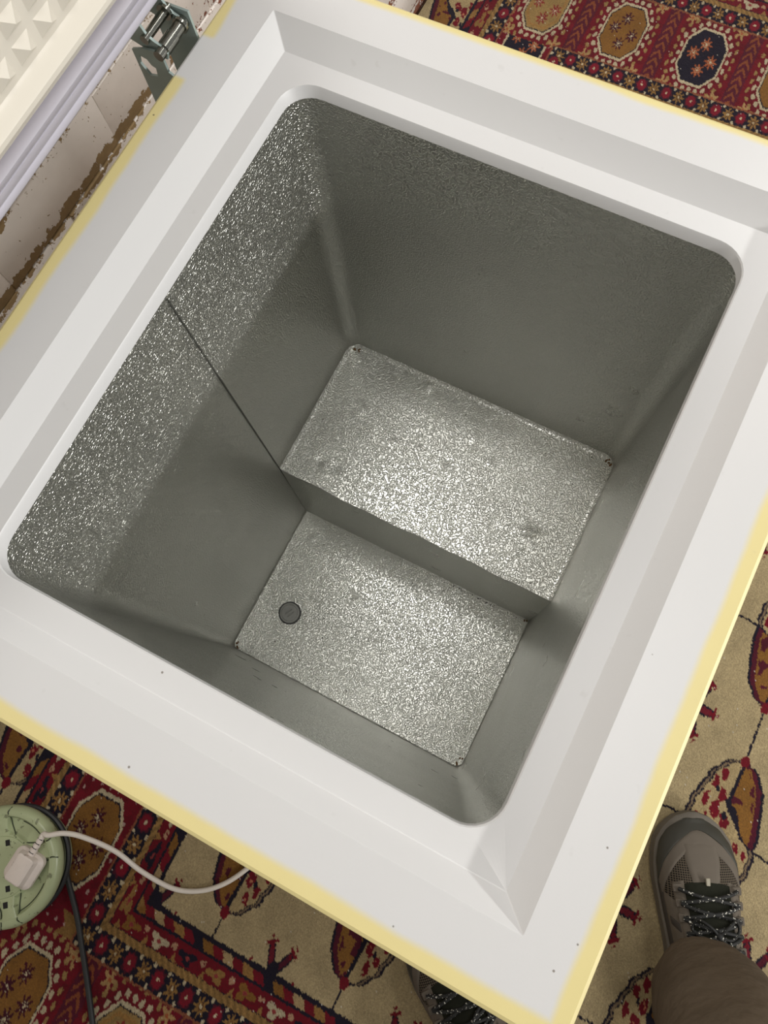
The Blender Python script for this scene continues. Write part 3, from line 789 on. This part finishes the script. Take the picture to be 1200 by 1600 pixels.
tube(bm, pts, [.0062, .0050, .0060, .0046, .0056, .0043, .0052, .0040, .0046], 12); cpart('strain_relief', bm, PLUG_WHITE, 50)
for k in range(4):
    bm = bmesh.new(); c = dirv*(.0235+.007*k)+Vector((0, 0, zb+.0165-.0003*k)); sd = Vector((-dirv.y, dirv.x, 0))
    tube(bm, [c-sd*.0036-Vector((0, 0, .0012)), c, c+sd*.0036-Vector((0, 0, .0012))], .0009, 6); cpart('relief_slot', bm, BLACK)
pth = [PC+dirv*.040+Vector((0, 0, zb+.012)), PC+dirv*.052+Vector((0, 0, zb+.0135))]
for (u, v, z) in ((76, 1305, .090), (100, 1302, .086), (130, 1308, .074), (180, 1330, .048), (222, 1362, .024), (270, 1388, .0085), (312, 1392, .0042), (350, 1381, .0040), (385, 1358, .0040), (420, 1325, .0040), (440, 1290, .0040)):
    pth.append(world_pt(u, v, FZ+z))
pth.append(Vector((-.05, .30, FZ+.0040))); pth.append(Vector((.12, .36, FZ+.0040)))
bm = bmesh.new(); tube(bm, [p-PC for p in catmull(pth, 8)], .0038, 12); cpart('cable', bm, CORD_WHITE)

# ------------------------------------------------------------------ person: trousers and two trail shoes
person = empty('person', (-.2, -.25, FZ), 'person standing at the freezer corner in taupe trousers and grey trail shoes', 'person')
PO = Vector((-.2, -.25, FZ))

HW = ([0, .004, .02, .06, .12, .17, .21, .24, .265, .285, .297, .303], [.010, .022, .036, .040, .042, .050, .0555, .0555, .049, .036, .020, .002])
HT = ([0, .03, .06, .09, .13, .17, .21, .25, .28, .297, .303], [.088, .100, .104, .104, .096, .084, .071, .060, .050, .039, .0265])
def sh_pt(x, th, off=0.0):
    w = float(np.interp(x, *HW)); h = float(np.interp(x, *HT)); zb_ = .026
    c = math.cos(th); s_ = math.sin(th)
    y = math.copysign(abs(c)**.80, c)*w; z = zb_+(h-zb_)*abs(s_)**.85
    n = Vector((0, math.cos(th)*max(h-zb_, .005), math.sin(th)*max(w, .005))); n.normalize()
    cxo = -.004*math.sin(min(x, .3)/.3*pi)+(.006 if False else 0)
    return Vector((x+(off if x > .295 else 0), y+cxo+n.y*off, z+n.z*off))

def make_shoe(name_label, loc, yaw, mirror):
    root = empty('shoe', loc-PO); root.parent = person; root.rotation_euler = (0, 0, yaw)
    root['label'] = name_label
    sg = -1 if mirror else 1
    def add(nm, bm, m, ang=40):
        if mirror:
            for v in bm.verts: v.co.y *= -1
            bmesh.ops.reverse_faces(bm, faces=bm.faces[:])
        return bm_obj(nm, bm, m, root, ang)
    xs = [0, .003, .01, .02, .035, .05, .07, .09, .11, .13, .15, .17, .19, .21, .23, .25, .265, .28, .290, .297, .301, .303]
    # sole
    b = bmesh.new(); loops = []
    def outline(off, z):
        pts = [(x, -.004*math.sin(x/.3*pi)+max(float(np.interp(x, *HW))+off, .0006), z) for x in xs]
        pts += [(x, -.004*math.sin(x/.3*pi)-max(float(np.interp(x, *HW))+off, .0006), z) for x in reversed(xs)]
        return [(p[0]+(off*(p[0]-.15)/.15), p[1], p[2]+(.010*max(0, (p[0]-.24)/.06)**2)) for p in pts]
    loft(b, [outline(-.001, .0), outline(.0035, .003), outline(.0035, .010), outline(.0025, .012), outline(.0048, .016), outline(.0042, .026), outline(.001, .029), outline(-.006, .030)], True, True)
    add('sole', b, SH_SOLE)
    # upper
    b = bmesh.new(); N = 28
    loft(b, [[sh_pt(x, pi*k/N) for k in range(N+1)] for x in xs], False, False, closed=False)
    add('upper', b, SH_MESH, 60)
    def patch(nm, m, xa, xb, t0, t1, off, nu=14, nv=16, taper=0.0):
        """strip between x=xa(t) and x=xb(t) for angles t0..t1 (degrees), raised above the upper"""
        b = bmesh.new(); rows = []
        for i in range(nu+1):
            row = []
            for j in range(nv+1):
                t = t0+(t1-t0)*j/nv; x = xa(t)+(xb(t)-xa(t))*i/nu; t = 90+(t-90)*(1-taper*(1-i/nu))
                ed = min(i, nu-i, j, nv-j); o_ = off if ed > 0 else .0002
                row.append(sh_pt(min(max(x, .001), .3025), math.radians(t), o_))
            rows.append(row)
        loft(b, rows, False, False, closed=False); return add(nm, b, m, 60)
    dev = lambda t: abs(t-90)/90          # 0 on top, 1 at the sole
    patch('toe_cap', SH_TOE, lambda t: .284-.085*dev(t)**1.6, lambda t: .3027, 2, 178, .0022, 16, 30)
    patch('toe_overlay', SH_TAUPE, lambda t: .266-.085*dev(t)**1.3, lambda t: .286-.082*dev(t)**1.6, 4, 176, .0016, 8, 30)
    patch('vamp_strip', SH_TAUPE, lambda t: .218, lambda t: .270, 64, 116, .0019, 12, 10, 0.45)
    for a, bb in ((12, 46), (134, 168)):
        patch('side_overlay', SH_TAUPE, lambda t: .03, lambda t: .206-.030*(1-dev(t)), a, bb, .0015, 18, 8)
    for a, bb in ((0, 14), (166, 180)):
        patch('foxing', SH_DARK, lambda t: .02, lambda t: .22, a, bb, .0017, 16, 5)
    for a, bb in ((40, 62), (118, 140)):
        patch('eyestay', SH_TAUPE, lambda t: .060, lambda t: .226-.020*dev(t), a, bb, .0028, 18, 6)
    for q, xx in enumerate((.095, .135)):
        for a, bb in ((20, 42), (138, 160)):
            patch('side_stripe', SH_DARK, lambda t, xx=xx: xx+.03*dev(t), lambda t, xx=xx: xx+.016+.03*dev(t), a, bb, .0026, 4, 8)
    patch('tongue', SH_BLACK, lambda t: .045, lambda t: .222-.02*dev(t), 60, 120, .0036, 18, 12)
    b = bmesh.new(); p0 = sh_pt(.221, pi/2, .006); box(b, p0.x-.005, p0.x+.005, p0.y-.0028, p0.y+.0028, p0.z-.002, p0.z+.0012, .0008, 1); add('tongue_tab', b, mat('cream_tab', lin(165, 158, 140), .5))
    patch('reflective_strip', SH_WHITE, lambda t: .055+.012*(t-66)/10, lambda t: .085+.006*(t-66)/10, 64, 69, .0062, 8, 4)
    patch('reflective_tab', SH_WHITE, lambda t: .104, lambda t: .116, 150, 162, .0024, 4, 4)
    # laces: crossed rows through webbing loops, and a bow
    for k, x in enumerate((.210, .192, .174, .156, .138, .120, .102)):
        for s_ in (-1, 1):
            b = bmesh.new(); x2 = x-.017
            pts = [sh_pt(x+(x2-x)*q/8, math.radians(90-s_*36+s_*72*q/8), .0075+.002*math.sin(pi*q/8)) for q in range(9)]
            tube(b, pts, .0027, 8); add('lace', b, LACE, 60)
            if k % 2 == 0 or k == 1:
                b = bmesh.new(); c = sh_pt(x, math.radians(90+s_*39), .0040)
                box(b, c.x-.0055, c.x+.0055, c.y-.0065, c.y+.0065, c.z-.0025, c.z+.0020, .0012, 1); add('lace_loop', b, SH_TAUPE)
    kx = .160; kc = sh_pt(kx, pi/2, .013)
    for s_ in (-1, 1):
        b = bmesh.new(); tube(b, catmull([kc, kc+Vector((.012, s_*.012, .003)), kc+Vector((.018, s_*.026, -.006)), kc+Vector((.004, s_*.031, -.012)), kc+Vector((-.004, s_*.016, -.001)), kc], 6), .0020, 8); add('bow_loop', b, LACE, 60)
        b = bmesh.new(); tube(b, catmull([kc, kc+Vector((-.010, s_*.010, .002)), kc+Vector((-.022, s_*.022, -.006)), kc+Vector((-.030, s_*.034, -.016))], 6), .0020, 8); add('lace_end', b, LACE, 60)
    b = bmesh.new(); bmesh.ops.create_icosphere(b, subdivisions=2, radius=.0055)
    for v in b.verts: v.co = v.co+kc
    add('knot', b, LACE, 60)
    return root

yr = math.radians(25); toe = Vector((.160, -.2800, FZ))
make_shoe('right trail shoe with dark toe cap, beside the freezer front', toe-Vector((math.cos(yr), math.sin(yr), 0))*.303, yr, False)
yl = math.radians(52); toe2 = Vector((-.135, .012, FZ))
make_shoe('left trail shoe, toe tucked behind the freezer corner', toe2-Vector((math.cos(yl), math.sin(yl), 0))*.303, yl, True)

# trousers: one skinned surface, both legs and the seat
hr = Vector((-.115, -.408, FZ))+Vector((math.cos(yr), math.sin(yr), 0))*.085
hl = toe2-Vector((math.cos(yl), math.sin(yl), 0))*.235
hl.z = FZ
J = [('pelvis', Vector((-.36, -.24, .09)), .135), ('waist', Vector((-.375, -.245, .20)), .140),
     ('hipR', Vector((-.30, -.32, .03)), .108), ('thR', Vector((-.18, -.325, -.13)), .096), ('kneeR', Vector((-.088, -.300, -.30)), .088), ('shinR', Vector((-.058, -.314, -.45)), .087), ('calfR', Vector((-.044, -.330, -.55)), .083), ('lowR', Vector((-.036, -.346, -.63)), .077), ('hemR', Vector((-.034, -.352, -.672)), .073),
     ('hipL', Vector((-.40, -.16, .03)), .108), ('thL', Vector((-.385, -.155, -.14)), .094), ('kneeL', Vector((-.355, -.16, -.32)), .080), ('calfL', Vector((-.345, -.185, -.50)), .072), ('lowL', Vector((hl.x-.045, hl.y-.03, -.62)), .066), ('hemL', Vector((hl.x-.04, hl.y-.026, -.668)), .064)]
ids = {n: i for i, (n, _, _) in enumerate(J)}
E_ = [('waist', 'pelvis'), ('pelvis', 'hipR'), ('hipR', 'thR'), ('thR', 'kneeR'), ('kneeR', 'shinR'), ('shinR', 'calfR'), ('calfR', 'lowR'), ('lowR', 'hemR'),
      ('pelvis', 'hipL'), ('hipL', 'thL'), ('thL', 'kneeL'), ('kneeL', 'calfL'), ('calfL', 'lowL'), ('lowL', 'hemL')]
me = bpy.data.meshes.new('trousers')
me.from_pydata([tuple(p-PO) for _, p, _ in J], [(ids[a], ids[b_]) for a, b_ in E_], [])
tr = link('trousers', me, TROUSER, person)
sk = tr.modifiers.new('skin', 'SKIN'); sk.use_smooth_shade = True
for i, (_, _, r) in enumerate(J):
    sv = me.skin_vertices[0].data[i]; sv.radius = (r, r); sv.use_root = (i == 0)
sub = tr.modifiers.new('sub', 'SUBSURF'); sub.levels = 3; sub.render_levels = 3
tx = bpy.data.textures.new('cloth_folds', 'CLOUDS'); tx.noise_scale = .07
dm = tr.modifiers.new('folds', 'DISPLACE'); dm.texture = tx; dm.strength = .018; dm.mid_level = .5; dm.texture_coords = 'LOCAL'
tr['label'] = 'taupe cotton trousers'
